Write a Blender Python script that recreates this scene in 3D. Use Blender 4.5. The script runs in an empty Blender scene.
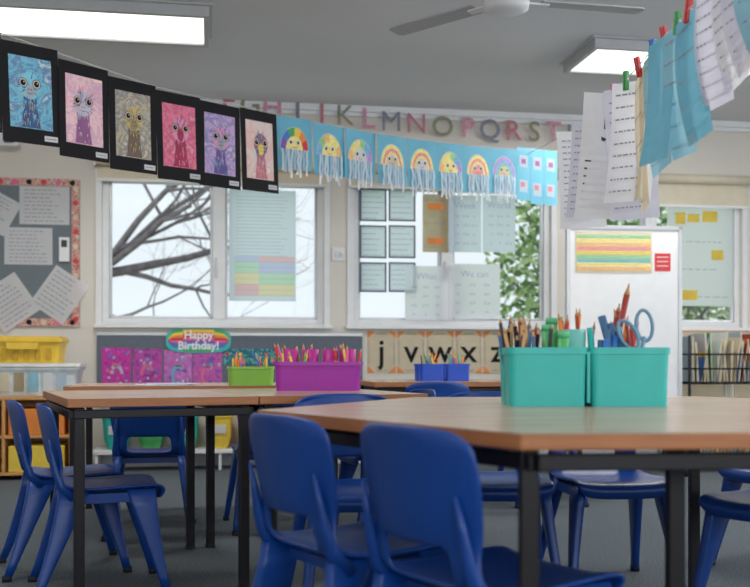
import bpy, math, random
from mathutils import Matrix, Vector
random.seed(11)
R=random.random
def U(a,b): return a+(b-a)*R()
scene=bpy.context.scene
scene.view_settings.view_transform='Standard'
CAMH=0.78; TH=math.atan(0.165); WY=7.6; CEIL=2.70; TT=0.658

# ---------------------------------------------------------------- materials
def lin(c):
    r=[]
    for v in c[:3]:
        v=v/255.0
        r.append(v/12.92 if v<=0.04045 else ((v+0.055)/1.055)**2.4)
    return (r[0],r[1],r[2],1.0)
_m={}
def mat(name,rgb,rough=0.6,var=0.08,scale=12,metal=0.0,bump=0.0,emit=0.0,stretch=None,rgb2=None,spec=0.5,trans=0.0):
    if name in _m: return _m[name]
    m=bpy.data.materials.new(name); m.use_nodes=True
    nt=m.node_tree; n=nt.nodes; b=n['Principled BSDF']
    b.inputs['Roughness'].default_value=rough; b.inputs['Metallic'].default_value=metal
    b.inputs['Specular IOR Level'].default_value=spec
    c=lin(rgb)
    tc=n.new('ShaderNodeTexCoord'); mp=n.new('ShaderNodeMapping')
    if stretch: mp.inputs['Scale'].default_value=stretch
    nz=n.new('ShaderNodeTexNoise'); nz.inputs['Scale'].default_value=scale; nz.inputs['Detail'].default_value=4
    rp=n.new('ShaderNodeValToRGB')
    c2=lin(rgb2) if rgb2 else c
    rp.color_ramp.elements[0].color=(c[0]*(1-var),c[1]*(1-var),c[2]*(1-var),1); rp.color_ramp.elements[0].position=0.35
    rp.color_ramp.elements[1].color=(min(1,c2[0]*(1+var)),min(1,c2[1]*(1+var)),min(1,c2[2]*(1+var)),1); rp.color_ramp.elements[1].position=0.65
    l=nt.links
    l.new(tc.outputs['Object'],mp.inputs['Vector']); l.new(mp.outputs['Vector'],nz.inputs['Vector'])
    l.new(nz.outputs['Fac'],rp.inputs['Fac']); l.new(rp.outputs['Color'],b.inputs['Base Color'])
    if bump:
        bp=n.new('ShaderNodeBump'); bp.inputs['Strength'].default_value=bump; bp.inputs['Distance'].default_value=0.004
        l.new(nz.outputs['Fac'],bp.inputs['Height']); l.new(bp.outputs['Normal'],b.inputs['Normal'])
    if emit:
        b.inputs['Emission Color'].default_value=c; b.inputs['Emission Strength'].default_value=emit
    if trans:
        t=n.new('ShaderNodeBsdfTranslucent'); l.new(rp.outputs['Color'],t.inputs['Color'])
        mx=n.new('ShaderNodeMixShader'); mx.inputs[0].default_value=trans
        l.new(b.outputs[0],mx.inputs[1]); l.new(t.outputs[0],mx.inputs[2]); l.new(mx.outputs[0],n['Material Output'].inputs['Surface'])
    _m[name]=m; return m
def art(name,cols,scale=25,rough=0.8,stretch=None,detail=3,dist=0.8):
    if name in _m: return _m[name]
    m=bpy.data.materials.new(name); m.use_nodes=True
    nt=m.node_tree; n=nt.nodes; b=n['Principled BSDF']; b.inputs['Roughness'].default_value=rough
    tc=n.new('ShaderNodeTexCoord'); mp=n.new('ShaderNodeMapping')
    if stretch: mp.inputs['Scale'].default_value=stretch
    nz=n.new('ShaderNodeTexNoise'); nz.inputs['Scale'].default_value=scale; nz.inputs['Detail'].default_value=detail; nz.inputs['Distortion'].default_value=dist
    rp=n.new('ShaderNodeValToRGB'); el=rp.color_ramp.elements
    k=len(cols)
    el[0].position=0.3; el[0].color=lin(cols[0]); el[1].position=0.7; el[1].color=lin(cols[-1])
    for i in range(1,k-1):
        e=el.new(0.3+0.4*i/(k-1)); e.color=lin(cols[i])
    l=nt.links
    l.new(tc.outputs['Object'],mp.inputs['Vector']); l.new(mp.outputs['Vector'],nz.inputs['Vector'])
    l.new(nz.outputs['Fac'],rp.inputs['Fac']); l.new(rp.outputs['Color'],b.inputs['Base Color'])
    _m[name]=m; return m

WALL=mat('wall_paint',(222,217,208),0.8,0.02,3)
CEILM=mat('ceiling_paint',(214,216,220),0.85,0.02,1.5)
CARPET=mat('carpet',(60,68,74),0.95,0.35,160,bump=0.5,rgb2=(98,108,114))
WHITE=mat('white_frame',(234,236,238),0.45,0.02)
ALU=mat('aluminium',(190,192,194),0.35,0.03,metal=0.6)
BLIND=mat('blind_cream',(222,212,190),0.8,0.03)
BLACK=mat('black_card',(18,18,22),0.75,0.1,spec=.3)
INK=mat('ink',(70,70,78),0.8,0.1)
INKL=mat('ink_light',(160,164,176),0.8,0.1)
PAPER=mat('paper_white',(242,243,246),0.8,0.02,trans=.4)
PAPERB=mat('paper_blueish',(206,222,234),0.8,0.03,trans=.35)
PAPERC=mat('paper_cream',(232,220,194),0.8,0.04,trans=.3)
PAPERL=mat('paper_lavender',(226,225,238),0.8,0.04,trans=.4)
WP=mat('window_paper_white',(252,253,255),0.8,0.0,trans=.95)
WPB=mat('window_paper_blue',(238,247,255),0.8,0.0,trans=.95)
KRAFT=mat('kraft_card',(206,192,160),0.8,0.06,trans=.6)
SKY=mat('card_sky_blue',(122,196,220),0.7,0.04,trans=.2)
SKY2=mat('card_light_blue',(160,212,228),0.7,0.05,trans=.3)
BLUEP=mat('chair_blue_plastic',(13,64,142),0.36,0.05,6)
DBLUE=mat('chair_glide_rubber',(20,24,32),0.7,0.05)
TOPW=mat('table_laminate',(182,150,124),0.24,0.06,5,stretch=(1,9,1),rgb2=(194,162,136))
EDGEW=mat('table_edge_wood',(172,110,66),0.45,0.1,9,stretch=(1,1,12))
STEEL=mat('table_leg_steel',(30,28,32),0.45,0.08,metal=0.3)
TEAL=mat('teal_plastic',(44,186,178),0.38,0.04)
PURP=mat('purple_plastic',(160,40,164),0.4,0.04)
LIME=mat('lime_plastic',(146,202,76),0.4,0.04)
ROYAL=mat('royal_plastic',(24,76,196),0.4,0.04)
RED=mat('red',(208,50,54),0.5,0.05); ORANGE=mat('orange',(234,138,56),0.5,0.05)
YEL=mat('yellow',(240,208,76),0.5,0.05); GRN=mat('green',(70,166,92),0.5,0.05)
BLU=mat('blue',(60,120,200),0.5,0.05); PNK=mat('pink',(226,104,160),0.5,0.05)
VIO=mat('violet',(128,86,174),0.5,0.05); WOODP=mat('pencil_wood',(206,162,110),0.6,0.05)
STR=mat('string_twine',(200,196,188),0.8,0.05)
RAIN=[RED,ORANGE,YEL,GRN,BLU,VIO]
PAST=[mat('crayon_pink',(232,150,150),.8,.15,60),mat('crayon_orange',(240,190,124),.8,.15,60),mat('crayon_yellow',(244,228,144),.8,.12,60),mat('crayon_green',(150,204,150),.8,.15,60),mat('crayon_blue',(130,176,222),.8,.15,60),mat('crayon_violet',(186,150,208),.8,.15,60)]

# ---------------------------------------------------------------- mesh builder
class MB:
    def __init__(s): s.v=[];s.f=[];s.mi=[];s.sm=[];s.mats=[];s.T=Matrix.Identity(4)
    def m(s,m):
        if m not in s.mats: s.mats.append(m)
        return s.mats.index(m)
    def add(s,vs,fs,m,smooth=False):
        o=len(s.v); k=s.m(m)
        for v in vs: s.v.append(tuple(s.T@Vector(v)))
        for f in fs: s.f.append([i+o for i in f]); s.mi.append(k); s.sm.append(smooth)
    def box(s,x0,x1,y0,y1,z0,z1,m):
        s.add([(x0,y0,z0),(x1,y0,z0),(x1,y1,z0),(x0,y1,z0),(x0,y0,z1),(x1,y0,z1),(x1,y1,z1),(x0,y1,z1)],
              [(0,3,2,1),(4,5,6,7),(0,1,5,4),(1,2,6,5),(2,3,7,6),(3,0,4,7)],m)
    def quad(s,x0,x1,z0,z1,y,m): s.add([(x0,y,z0),(x1,y,z0),(x1,y,z1),(x0,y,z1)],[(0,1,2,3)],m)
    def poly(s,p,y,m): s.add([(a,y,b) for a,b in p],[tuple(range(len(p)))],m)
    def disc(s,cx,cz,rx,rz,y,m,n=20,a0=0,a1=2*math.pi):
        k=n if abs(a1-a0-2*math.pi)<1e-6 else n+1
        s.poly([(cx+rx*math.cos(a0+(a1-a0)*i/n),cz+rz*math.sin(a0+(a1-a0)*i/n)) for i in range(k)],y,m)
    def band(s,cx,cz,r0,r1,y,m,a0=0,a1=math.pi,n=14,sz=1.0):
        vs=[];fs=[]
        for i in range(n+1):
            a=a0+(a1-a0)*i/n
            vs+= [(cx+r0*math.cos(a),y,cz+sz*r0*math.sin(a)),(cx+r1*math.cos(a),y,cz+sz*r1*math.sin(a))]
            if i: fs.append((2*i-2,2*i-1,2*i+1,2*i))
        s.add(vs,fs,m)
    def prism(s,p,z0,z1,mt,ms=None):
        n=len(p)
        vs=[(a,b,z0) for a,b in p]+[(a,b,z1) for a,b in p]
        s.add(vs,[tuple(range(n-1,-1,-1))]+[(i,(i+1)%n,n+(i+1)%n,n+i) for i in range(n)],ms or mt)
        s.add([(a,b,z1+0.0004) for a,b in p],[tuple(range(n))],mt)
    def tube(s,path,r,m,n=8,cap=True,sx=1.0):
        P=[Vector(p) for p in path]; k=len(P)
        rr=r if isinstance(r,(list,tuple)) else [r]*k
        vs=[];fs=[]; up=None
        for i,p in enumerate(P):
            d=(P[min(i+1,k-1)]-P[max(i-1,0)]).normalized()
            if up is None:
                up=Vector((0,0,1)) if abs(d.z)<0.9 else Vector((1,0,0))
            a=d.cross(up).normalized(); up=a.cross(d).normalized(); 
            for j in range(n):
                t=2*math.pi*(j+0.5)/n
                vs.append(p+a*math.cos(t)*rr[i]*sx+up*math.sin(t)*rr[i])
            if i:
                for j in range(n): fs.append(((i-1)*n+j,(i-1)*n+(j+1)%n,i*n+(j+1)%n,i*n+j))
        if cap: fs.append(tuple(range(n-1,-1,-1))); fs.append(tuple((k-1)*n+j for j in range(n)))
        s.add(vs,fs,m,n>5)
    def rings(s,R_,m,smooth=True,cap0=False,cap1=False):
        n=len(R_[0]); vs=[];fs=[]
        for r in R_: vs+=r
        for i in range(1,len(R_)):
            for j in range(n): fs.append(((i-1)*n+j,(i-1)*n+(j+1)%n,i*n+(j+1)%n,i*n+j))
        if cap0: fs.append(tuple(range(n-1,-1,-1)))
        if cap1: fs.append(tuple((len(R_)-1)*n+j for j in range(n)))
        s.add(vs,fs,m,smooth)
    def text(s,t,x,z,size,y,m,bold=0.0,align='CENTER'):
        c=bpy.data.curves.new('tmp','FONT'); c.body=t; c.size=size; c.align_x=align; c.align_y='CENTER'; c.offset=bold; c.resolution_u=3
        o=bpy.data.objects.new('tmp',c); bpy.context.collection.objects.link(o)
        dg=bpy.context.evaluated_depsgraph_get(); me=bpy.data.meshes.new_from_object(o.evaluated_get(dg))
        s.add([(x+v.co.x,y,z+v.co.y) for v in me.vertices],[tuple(p.vertices) for p in me.polygons],m)
        bpy.data.objects.remove(o); bpy.data.curves.remove(c); bpy.data.meshes.remove(me)
    def mesh(s,name):
        me=bpy.data.meshes.new(name); me.from_pydata(s.v,[],s.f)
        for m in s.mats: me.materials.append(m)
        me.polygons.foreach_set('material_index',s.mi); me.polygons.foreach_set('use_smooth',s.sm); me.update()
        return me
    def obj(s,name,loc=(0,0,0),rz=0.0,bevel=0.0,rx=0.0):
        o=bpy.data.objects.new(name,s.mesh(name)); bpy.context.collection.objects.link(o)
        o.location=loc; o.rotation_euler=(rx,0,rz)
        if bevel:
            b=o.modifiers.new('b','BEVEL'); b.width=bevel; b.segments=2; b.limit_method='ANGLE'
        return o
def rrect(w,d,z,r,cx=0,cy=0,n=4):
    p=[]
    for a in (0,90,180,270):
        qx=1 if a in (0,270) else -1; qy=1 if a in (0,90) else -1
        for i in range(n+1):
            t=math.radians(a+90*i/n)
            p.append((cx+qx*(w/2-r)+r*math.cos(t),cy+qy*(d/2-r)+r*math.sin(t),z))
    return p
# measurements of the back wall (rotated TH to the camera axis) in metres
def ws(px,py):
    u=(px-375)/1000.0; z=WY/(1-0.165*u)
    return u*z/math.cos(TH), CAMH+(360-py)/1000.0*z
def wr(x0,x1,y0,y1):
    s0,_=ws(x0,0); s1,_=ws(x1,0); xm=(x0+x1)/2
    return s0,s1,ws(xm,y1)[1],ws(xm,y0)[1]
WO=(0,WY,0)
def wobj(mb,name,bevel=0): return mb.obj(name,WO,TH,bevel)

# ---------------------------------------------------------------- room shell
XL,XR,YB=-4.2,4.9,-10.6
WZ0,WZ1=1.04,2.13
wins=[(ws(102,0)[0],ws(324,0)[0]),(ws(353,0)[0],ws(551,0)[0]),(ws(582,0)[0],ws(742,0)[0])]
w=MB(); T=0.16
w.box(XL,XR,0,T,0,WZ0,WALL); w.box(XL,XR,0,T,WZ1,CEIL,WALL)
xs=[XL]+[a for p in wins for a in p]+[XR]
for i in range(0,len(xs),2): w.box(xs[i],xs[i+1],0,T,WZ0,WZ1,WALL)
wobj(w,'wall_back')
w=MB(); w.box(XL-T,XL,YB,T,0,CEIL,WALL); wobj(w,'wall_left')
w=MB(); w.box(XR,XR+T,YB,T,0,CEIL,WALL); wobj(w,'wall_right')
w=MB(); w.box(XL-T,XR+T,YB-T,YB,0,CEIL,WALL); wobj(w,'wall_front')
w=MB(); w.box(XL-T,XR+T,YB-T,T,-0.1,0,CARPET); wobj(w,'floor')
w=MB(); w.box(XL-T,XR+T,YB-T,T,CEIL,CEIL+0.1,CEILM); wobj(w,'ceiling')
w=MB(); w.box(XL,XR,-0.018,-0.001,0.0,0.10,WHITE); wobj(w,'baseboard_back',0.004)
w=MB(); w.box(XL,XR,-0.05,-0.001,CEIL-0.05,CEIL-0.001,WHITE); w.box(XL,XR,-0.03,-0.001,CEIL-0.08,CEIL-0.05,WHITE); wobj(w,'trim_1',0.004)

GL=bpy.data.materials.new('window_glass'); GL.use_nodes=True
n=GL.node_tree.nodes; n.clear(); o_=n.new('ShaderNodeOutputMaterial'); mx=n.new('ShaderNodeMixShader'); tr=n.new('ShaderNodeBsdfTransparent'); gs=n.new('ShaderNodeBsdfGlossy')
gs.inputs['Roughness'].default_value=0.1; mx.inputs[0].default_value=0.012; tr.inputs[0].default_value=(0.97,0.99,1,1)
GL.node_tree.links.new(tr.outputs[0],mx.inputs[1]); GL.node_tree.links.new(gs.outputs[0],mx.inputs[2]); GL.node_tree.links.new(mx.outputs[0],o_.inputs[0])
muls=[[ws(219,0)[0]],[ws(448,0)[0]],[ws(652,0)[0]]]
for i,(a,b) in enumerate(wins):
    w=MB(); f=0.045
    w.box(a,b,0.03,0.11,WZ0,WZ0+f,WHITE); w.box(a,b,0.03,0.11,WZ1-f,WZ1,WHITE)
    w.box(a,a+f,0.03,0.11,WZ0+f,WZ1-f,WHITE); w.box(b-f,b,0.03,0.11,WZ0+f,WZ1-f,WHITE)
    for m in muls[i]: w.box(m-0.045,m+0.045,0.02,0.11,WZ0+f,WZ1-f,WHITE); w.box(m-0.03,m-0.012,0.005,0.02,WZ0+0.35,WZ0+0.5,ALU)
    ed=[a+f]+[q for m in muls[i] for q in (m-0.045,m+0.045)]+[b-f]
    for j in range(0,len(ed),2):
        w.box(ed[j],ed[j]+0.02,0.05,0.09,WZ0+f,WZ1-f,ALU); w.box(ed[j+1]-0.02,ed[j+1],0.05,0.09,WZ0+f,WZ1-f,ALU)
        w.box(ed[j],ed[j+1],0.05,0.09,WZ0+f,WZ0+f+0.02,ALU)
        w.quad(ed[j]+.02,ed[j+1]-.02,WZ0+f+.02,WZ1-f,0.07,GL)
    w.box(a-0.05,b+0.05,-0.012,-0.001,WZ1,WZ1+0.05,WHITE); w.box(a-0.045,a,-0.012,-0.001,WZ0,WZ1,WHITE); w.box(b,b+0.045,-0.012,-0.001,WZ0,WZ1,WHITE)
    w.box(a-0.06,b+0.06,-0.05,0.03,WZ0-0.025,WZ0,WHITE)
    wobj(w,'window_%d'%(i+1),0.003)
for i,(a,b) in enumerate(wins):
    w=MB()
    parts=[(a-0.04,b+0.03)] if i<2 else [(a,muls[2][0]-0.01),(muls[2][0]+0.01,b+0.05)]
    for j,(p,q) in enumerate(parts):
        drop=0.12 if i<2 else (0.05 if j==0 else 0.2)
        w.tube([(p,-0.055,WZ1+0.09),(q,-0.055,WZ1+0.09)],0.036,BLIND,12)
        w.box(p+.01,q-.01,-0.022,-0.018,WZ1+0.09-drop,WZ1+0.09,BLIND)
        w.box(p+.01,q-.01,-0.028,-0.014,WZ1+0.07-drop,WZ1+0.09-drop,WHITE)
        w.box(p-.008,p,-0.095,-0.013,WZ1+.05,WZ1+.13,WHITE); w.box(q,q+.008,-0.095,-0.013,WZ1+.05,WZ1+.13,WHITE)
        w.tube([(q-.02,-0.05,WZ1+0.07),(q-.02,-0.05,WZ0+0.4)],0.002,WHITE,4)
    wobj(w,'roller_blind')

# ---------------------------------------------------------------- paper helper
def sheet(mb,x0,x1,z0,z1,y,base=PAPER,lines=6,ink=INKL,rot=0,title=None,border=None,t=0.0012,seg=1):
    T0=mb.T.copy(); cx,cz=(x0+x1)/2,(z0+z1)/2; W,H=(x1-x0),(z1-z0)
    mb.T=T0@Matrix.Translation((cx,y,cz))@Matrix.Rotation(rot,4,'Y')
    if border:
        bw=.014   # printed border: frame strips round the page, page itself in the middle
        mb.quad(-W/2,W/2,H/2-bw,H/2,0,border); mb.quad(-W/2,W/2,-H/2,-H/2+bw,0,border)
        mb.quad(-W/2,-W/2+bw,-H/2+bw,H/2-bw,0,border); mb.quad(W/2-bw,W/2,-H/2+bw,H/2-bw,0,border)
        mb.quad(-W/2+bw,W/2-bw,-H/2+bw,H/2-bw,0,base)
    else:
        for k in range(seg): 
            a=-H/2+H*k/seg; mb.quad(-W/2,W/2,a,a+H/seg,0,base)
    top=H/2-H*0.1; hh=min(.0028,H*.009)
    if title: mb.text(title,0,H/2-H*0.3,H*0.3,-t-0.002,INK,0.0); top=H/2-H*0.55
    for i in range(lines):
        z=top-(top+H/2*0.82)*i/max(1,lines-1); x=-W*0.4
        end=W*U(.1,.42)
        while x<end-.01:
            L=U(.03,.1)*W*1.2
            mb.quad(x,min(x+L,W*.42),z-hh,z+hh,-t-0.002,ink); x+=L+W*0.03
    mb.T=T0

s0,s1,h0,h1=wr(-60,80,178,326)
w=MB(); PB=mat('pinboard_felt_grey',(112,122,130),0.95,0.08,90)
BORD=art('board_border_pattern',[(190,80,70),(232,196,184),(170,70,70),(236,220,204),(120,110,120)],38)
w.box(s0,s1,-0.02,-0.001,h0,h1,PB)
b=0.055
for q in ((s0,s1,h1-b,h1),(s0,s1,h0,h0+b),(s1-b,s1,h0+b,h1-b),(s0,s0+b,h0+b,h1-b)): w.box(q[0],q[1],-0.023,-0.02,q[2],q[3],BORD)
for i in range(10): w.disc(s1-b/2,h0+.05+i*.105,.02,.02,-0.024,(RED,PAPERC)[i%2],10)
for i in range(10): w.disc(s1-.05-i*.1,h1-b/2,.02,.02,-0.024,(BLACK,PNK,RED)[i%3],10); w.disc(s1-.05-i*.1,h0+b/2,.02,.02,-0.024,(BLACK,PNK,PAPERC)[i%3],10)
for (a,b_,c,d,r) in ((20,70,187,225,0),(5,53,228,265,0),(-28,16,192,229,.5),(-12,32,280,325,-.6),(40,80,272,318,.6)):
    q=wr(a,b_,c,d); sheet(w,*q,-0.025,PAPER,9,INKL,r)
q=wr(60,70,238,262); w.box(q[0],q[1],-0.045,-0.023,q[2],q[3],WHITE); w.box(q[0]+.015,q[1]-.015,-.047,-.045,q[3]-.07,q[3]-.02,INK)
wobj(w,'pinboard')
w=MB(); q=wr(-10,22,135,149); w.box(q[0],q[1],-0.12,-0.001,q[2],q[3],WHITE); w.box(q[1]-.1,q[1]-.03,-.14,-.12,q[2]+.02,q[3]-.02,INK); w.box(q[0],q[0]+.02,-.16,-.12,q[2]-.02,q[3]+.01,ALU)
wobj(w,'wall_speaker',0.008)
w=MB(); q=wr(332,345,248,261); w.box(q[0],q[1],-0.012,-0.001,q[2],q[3],WHITE); w.box(q[0]+.02,q[0]+.04,-.02,-.012,q[2]+.03,q[3]-.03,PAPER); w.box(q[1]-.04,q[1]-.02,-.02,-.012,q[2]+.03,q[3]-.03,PAPER); wobj(w,'light_switch',0.003)

# low pinboard
w=MB(); LB=mat('low_pinboard_felt',(104,112,124),0.95,0.08,90)
q=wr(97,362,333,405); w.box(q[0],q[1],-0.018,-0.001,q[2],q[3],LB); w.box(q[0],q[1],-0.024,-0.018,q[3]-.02,q[3],ALU)
wobj(w,'low_pinboard')
artm=[art('glitter_magenta',[(140,30,130),(220,60,160),(170,60,170),(234,110,200)],30),art('glitter_plum',[(110,50,130),(200,80,170),(150,90,180)],26),art('glitter_pink',[(210,80,150),(180,120,200),(234,130,200)],28),art('glitter_violet',[(110,80,170),(210,100,180),(170,80,170)],24)]
for i,(a,b_,c,d) in enumerate(((102,131,348,388),(133,162,349,386),(164,192,350,386),(193,222,352,386))):
    w=MB(); q=wr(a,b_,c,d); w.box(q[0],q[1],-0.021,-0.019,q[2],q[3],artm[i]); cx=(q[0]+q[1])/2; cz=(q[2]+q[3])/2
    for k in range(14):
        x,z=U(q[0]+.02,q[1]-.02),U(q[2]+.02,q[3]-.02); w.disc(x,z,U(.006,.016),U(.006,.016),-.0225-.0001*k,(PNK,VIO,SKY,PAPERL,BLU)[k%5],8)
    w.band(cx,cz-.05,.03,.05,-0.0245,(PAPERL,PNK,SKY,PNK)[i],0.1+i*.3,2.4+i*.8,10,1.6); w.band(cx,cz+.05,.02,.035,-0.0245,(PNK,PAPERL,PNK,SKY)[i],3.4,6.1,8,1.3)
    wobj(w,'glitter_artwork')
w=MB(); q=wr(223,282,349,365); w.box(q[0],q[1],-0.021,-0.019,q[2],q[3],art('glitter_teal',[(20,60,80),(40,140,150),(30,60,110),(120,200,190),(40,50,80)],45))
for i in range(9): w.disc(q[0]+.03+i*.048,(q[2]+q[3])/2+.02*(-1)**i,.014,.014,-.0225,RAIN[i%6],10)
wobj(w,'glitter_banner')
# birthday sign: oval plaque with horizontal-arc rainbow
w=MB(); q=wr(166,231,328,353); cx,cz=(q[0]+q[1])/2,(q[2]+q[3])/2; rx,rz=(q[1]-q[0])/2,(q[3]-q[2])/2
def superel(rx,rz,n=40,e=.6): 
    P=[]
    for i in range(n):
        a=2*math.pi*i/n
        P.append((cx+rx*math.copysign(abs(math.cos(a))**e,math.cos(a)),cz+rz*math.copysign(abs(math.sin(a))**e,math.sin(a))))
    return P
w.add([(p[0],y,p[1]) for y in (-.025,-.03) for p in superel(rx,rz)],[tuple(range(40,80))]+[(i,(i+1)%40,40+(i+1)%40,40+i) for i in range(40)],TEAL)
sc_=[RED,ORANGE,YEL,GRN,TEAL,BLU,VIO,PNK]
K=8; cxa=rx*.96
def hgt(x): return rz*.9*(max(0,1-abs((x)/cxa)**(1/.3)))**.3
for i in range(K):   # vertical slices of a rainbow, each slice split into leaning bands
    for j in range(12):
        xa=-cxa+2*cxa*j/12; xb=xa+2*cxa/12
        ya,yb=hgt(xa),hgt(xb)
        f0,f1=i/K,(i+1)/K
        w.poly([(cx+xa,cz-ya+2*ya*f0),(cx+xb,cz-yb+2*yb*f0),(cx+xb,cz-yb+2*yb*f1),(cx+xa,cz-ya+2*ya*f1)],-.032,(GRN,TEAL,BLU,VIO,PNK,RED,ORANGE,YEL)[(i+ (0 if 3<=j<=8 else 1))%8])
w.text('Happy',cx,cz+.038,.082,-.036,WHITE,.0025); w.text('Birthday!',cx,cz-.04,.082,-.036,WHITE,.0025)
wobj(w,'birthday_sign')
for L,a,b_ in (('j',367,396),('v',397,425),('w',426,454),('x',455,482),('z',483,511)):
    w=MB(); q=wr(a,b_,330,373); q=(q[0]+.004,q[1]-.004,q[2],q[3]-.01)
    w.box(q[0],q[1],-0.006,-0.001,q[2],q[3],PAPERC); W=q[1]-q[0];H=q[3]-q[2]
    for x,z,sx,sz in ((q[0],q[2],1,1),(q[1],q[2],-1,1),(q[0],q[3],1,-1),(q[1],q[3],-1,-1)):
        w.poly([(x,z),(x+sx*W*.26,z),(x,z+sz*W*.26)],-.007,ORANGE)
    for z in (q[2]+.02,q[3]-.02): w.quad(q[0]+W*.3,q[1]-W*.3,z-.004,z+.004,-.007,KRAFT)
    for x in (q[0]+.012,q[1]-.012): w.quad(x-.003,x+.003,q[2]+W*.3,q[3]-W*.3,-.007,KRAFT)
    w.text(L,(q[0]+q[1])/2,(q[2]+q[3])/2,.25,-.008,BLACK,.003)
    wobj(w,'letter_card')
w=MB(); fl=[art('letter_floral_'+str(i),c,55) for i,c in enumerate([[(150,90,110),(214,136,154),(110,120,100)],[(96,126,106),(150,158,130),(180,116,116)],[(204,112,150),(228,168,186),(156,96,124)],[(106,124,134),(148,148,164),(120,110,130)]])]
for i,(L,x,y) in enumerate((('F',228,104),('G',250,107),('H',272,110),('I',297,113),('J',321,116),('K',344,118),('L',367,121),('M',390,124),('N',415,126),('O',441,129),('P',466,130),('Q',488,132),('R',511,133),('S',532,134),('T',551,134),('U',573,137))):
    s,h=ws(x,y); w.text(L,s,h,.215,-.055,fl[i%4],.0 if L in 'MNK' else .003)
wobj(w,'alphabet_letters')

# window-hung papers
PASTW=[mat('pastel_a',(252,214,218),trans=.9,var=0),mat('pastel_b',(252,242,204),trans=.9,var=0),mat('pastel_c',(214,244,220),trans=.9,var=0),mat('pastel_d',(220,226,252),trans=.9,var=0)]
w=MB(); q=wr(229,296,190,301)
gx0,gx1,gz0,gz1=q[0]+.04,q[0]+.49,q[2]+.04,q[2]+.334
w.quad(q[0],q[1],gz1,q[3],.012,WPB); w.quad(q[0],q[1],q[2],gz0,.012,WPB); w.quad(q[0],gx0,gz0,gz1,.012,WPB); w.quad(gx1,q[1],gz0,gz1,.012,WPB)
for r_ in range(7):
    for c in range(5):
        x=gx0+c*.09; z=gz0+r_*.042
        w.quad(x,x+.09,z,z+.042,0.012,PASTW[(r_//2+(c>1))%4])
        w.quad(x,x+.09,z,z+.0015,0.0115,INKL)
for i in range(18): w.quad(q[0]+.05,q[1]-U(.06,.12),q[3]-.05-i*.026,q[3]-.048-i*.026,0.010,INKL)
wobj(w,'wall_chart')
for r_ in range(3):
    for c in range(2):
        w=MB(); x=360+c*29; y=188+r_*37; q=wr(x,x+27,y,y+(33 if r_<2 else 30)); sheet(w,*q,0.018,WPB,6,INKL,0,None,mat('dark_border',(104,112,130),trans=.5)); wobj(w,'bordered_worksheet')
PEN=mat('marker_lilac',(176,176,216),.8,trans=.5)
for k,(a,b_,c,d,mm,ln,ti) in enumerate(((423,449,194,252,KRAFT,3,None),(449,482,195,252,WPB,0,'Week'),(483,516,195,252,WPB,0,'World'),(405,448,266,320,WP,0,'What'),(449,500,264,318,WP,0,'We can'))):
    w=MB(); q=wr(a,b_,c,d); sheet(w,*q,0.0 if k>2 else 0.016,mm,ln,INKL,0.0)
    if k==0:
        for z in (q[3]-.12,q[2]+.06): w.quad(q[0]+.04,q[1]-.04,z,z+.05,0.009,ORANGE)
    else:
        yy=-.004 if k>2 else .012; W=q[1]-q[0]; H=q[3]-q[2]
        w.text(ti,(q[0]+q[1])/2,q[3]-.08,.07,yy,PEN,-.001)
        for j in range(4):
            for t_ in range(3): 
                x=q[0]+.04+t_*(W-.06)/3; w.text(random.choice(['the','we','in','to','my','are','a']),x+.03,q[3]-.16-j*.07,.04,yy,PEN,-.0006)
    wobj(w,'hung_poster')
w=MB(); q=wr(668,734,204,306); sheet(w,*q,0.017,WP,4,INKL)
for (a,b_,c,d) in ((676,686,212,224),(688,700,214,222),(703,718,211,222),(682,698,290,300),(712,724,250,260)): 
    p=wr(a,b_,c,d); w.quad(*p,0.010,mat('sticky_yellow',(240,206,90),trans=.5))
wobj(w,'sticky_note_chart')

# ---------------------------------------------------------------- ceiling light fixtures
DIFF=mat('light_diffuser',(255,253,248),0.5,0.0,emit=2.0)
FR=mat('light_frame',(186,188,190),0.5,0.03)
pos=[(-1.55,5.555),(1.87,6.29),(-1.12,2.96),(2.3,3.69),(-.7,.36),(2.73,1.09)]  # first two are in view; the rest are unseen, added to light the room
for i,(x,y) in enumerate(pos):
    w=MB()
    w.box(-.64,.64,-.29,.29,-.012,-.001,FR); w.box(-.62,.62,-.27,-.235,-.07,-.012,FR); w.box(-.62,.62,.235,.27,-.07,-.012,FR)
    w.box(-.62,-.59,-.235,.235,-.07,-.012,FR); w.box(.59,.62,-.235,.235,-.07,-.012,FR)
    w.box(-.59,.59,-.235,.235,-.058,-.02,DIFF)
    w.obj('ceiling_light',(x,y,CEIL),TH,0.003)
    L=bpy.data.lights.new('fixture_lamp','AREA'); L.shape='RECTANGLE'; L.size=1.1; L.size_y=.42; L.energy=(26,26,17,22,8,10)[i]; L.color=(1,.975,.94)
    lo=bpy.data.objects.new('fixture_lamp',L); bpy.context.collection.objects.link(lo); lo.location=(x,y,CEIL-.08); lo.rotation_euler=(0,0,TH)
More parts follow.
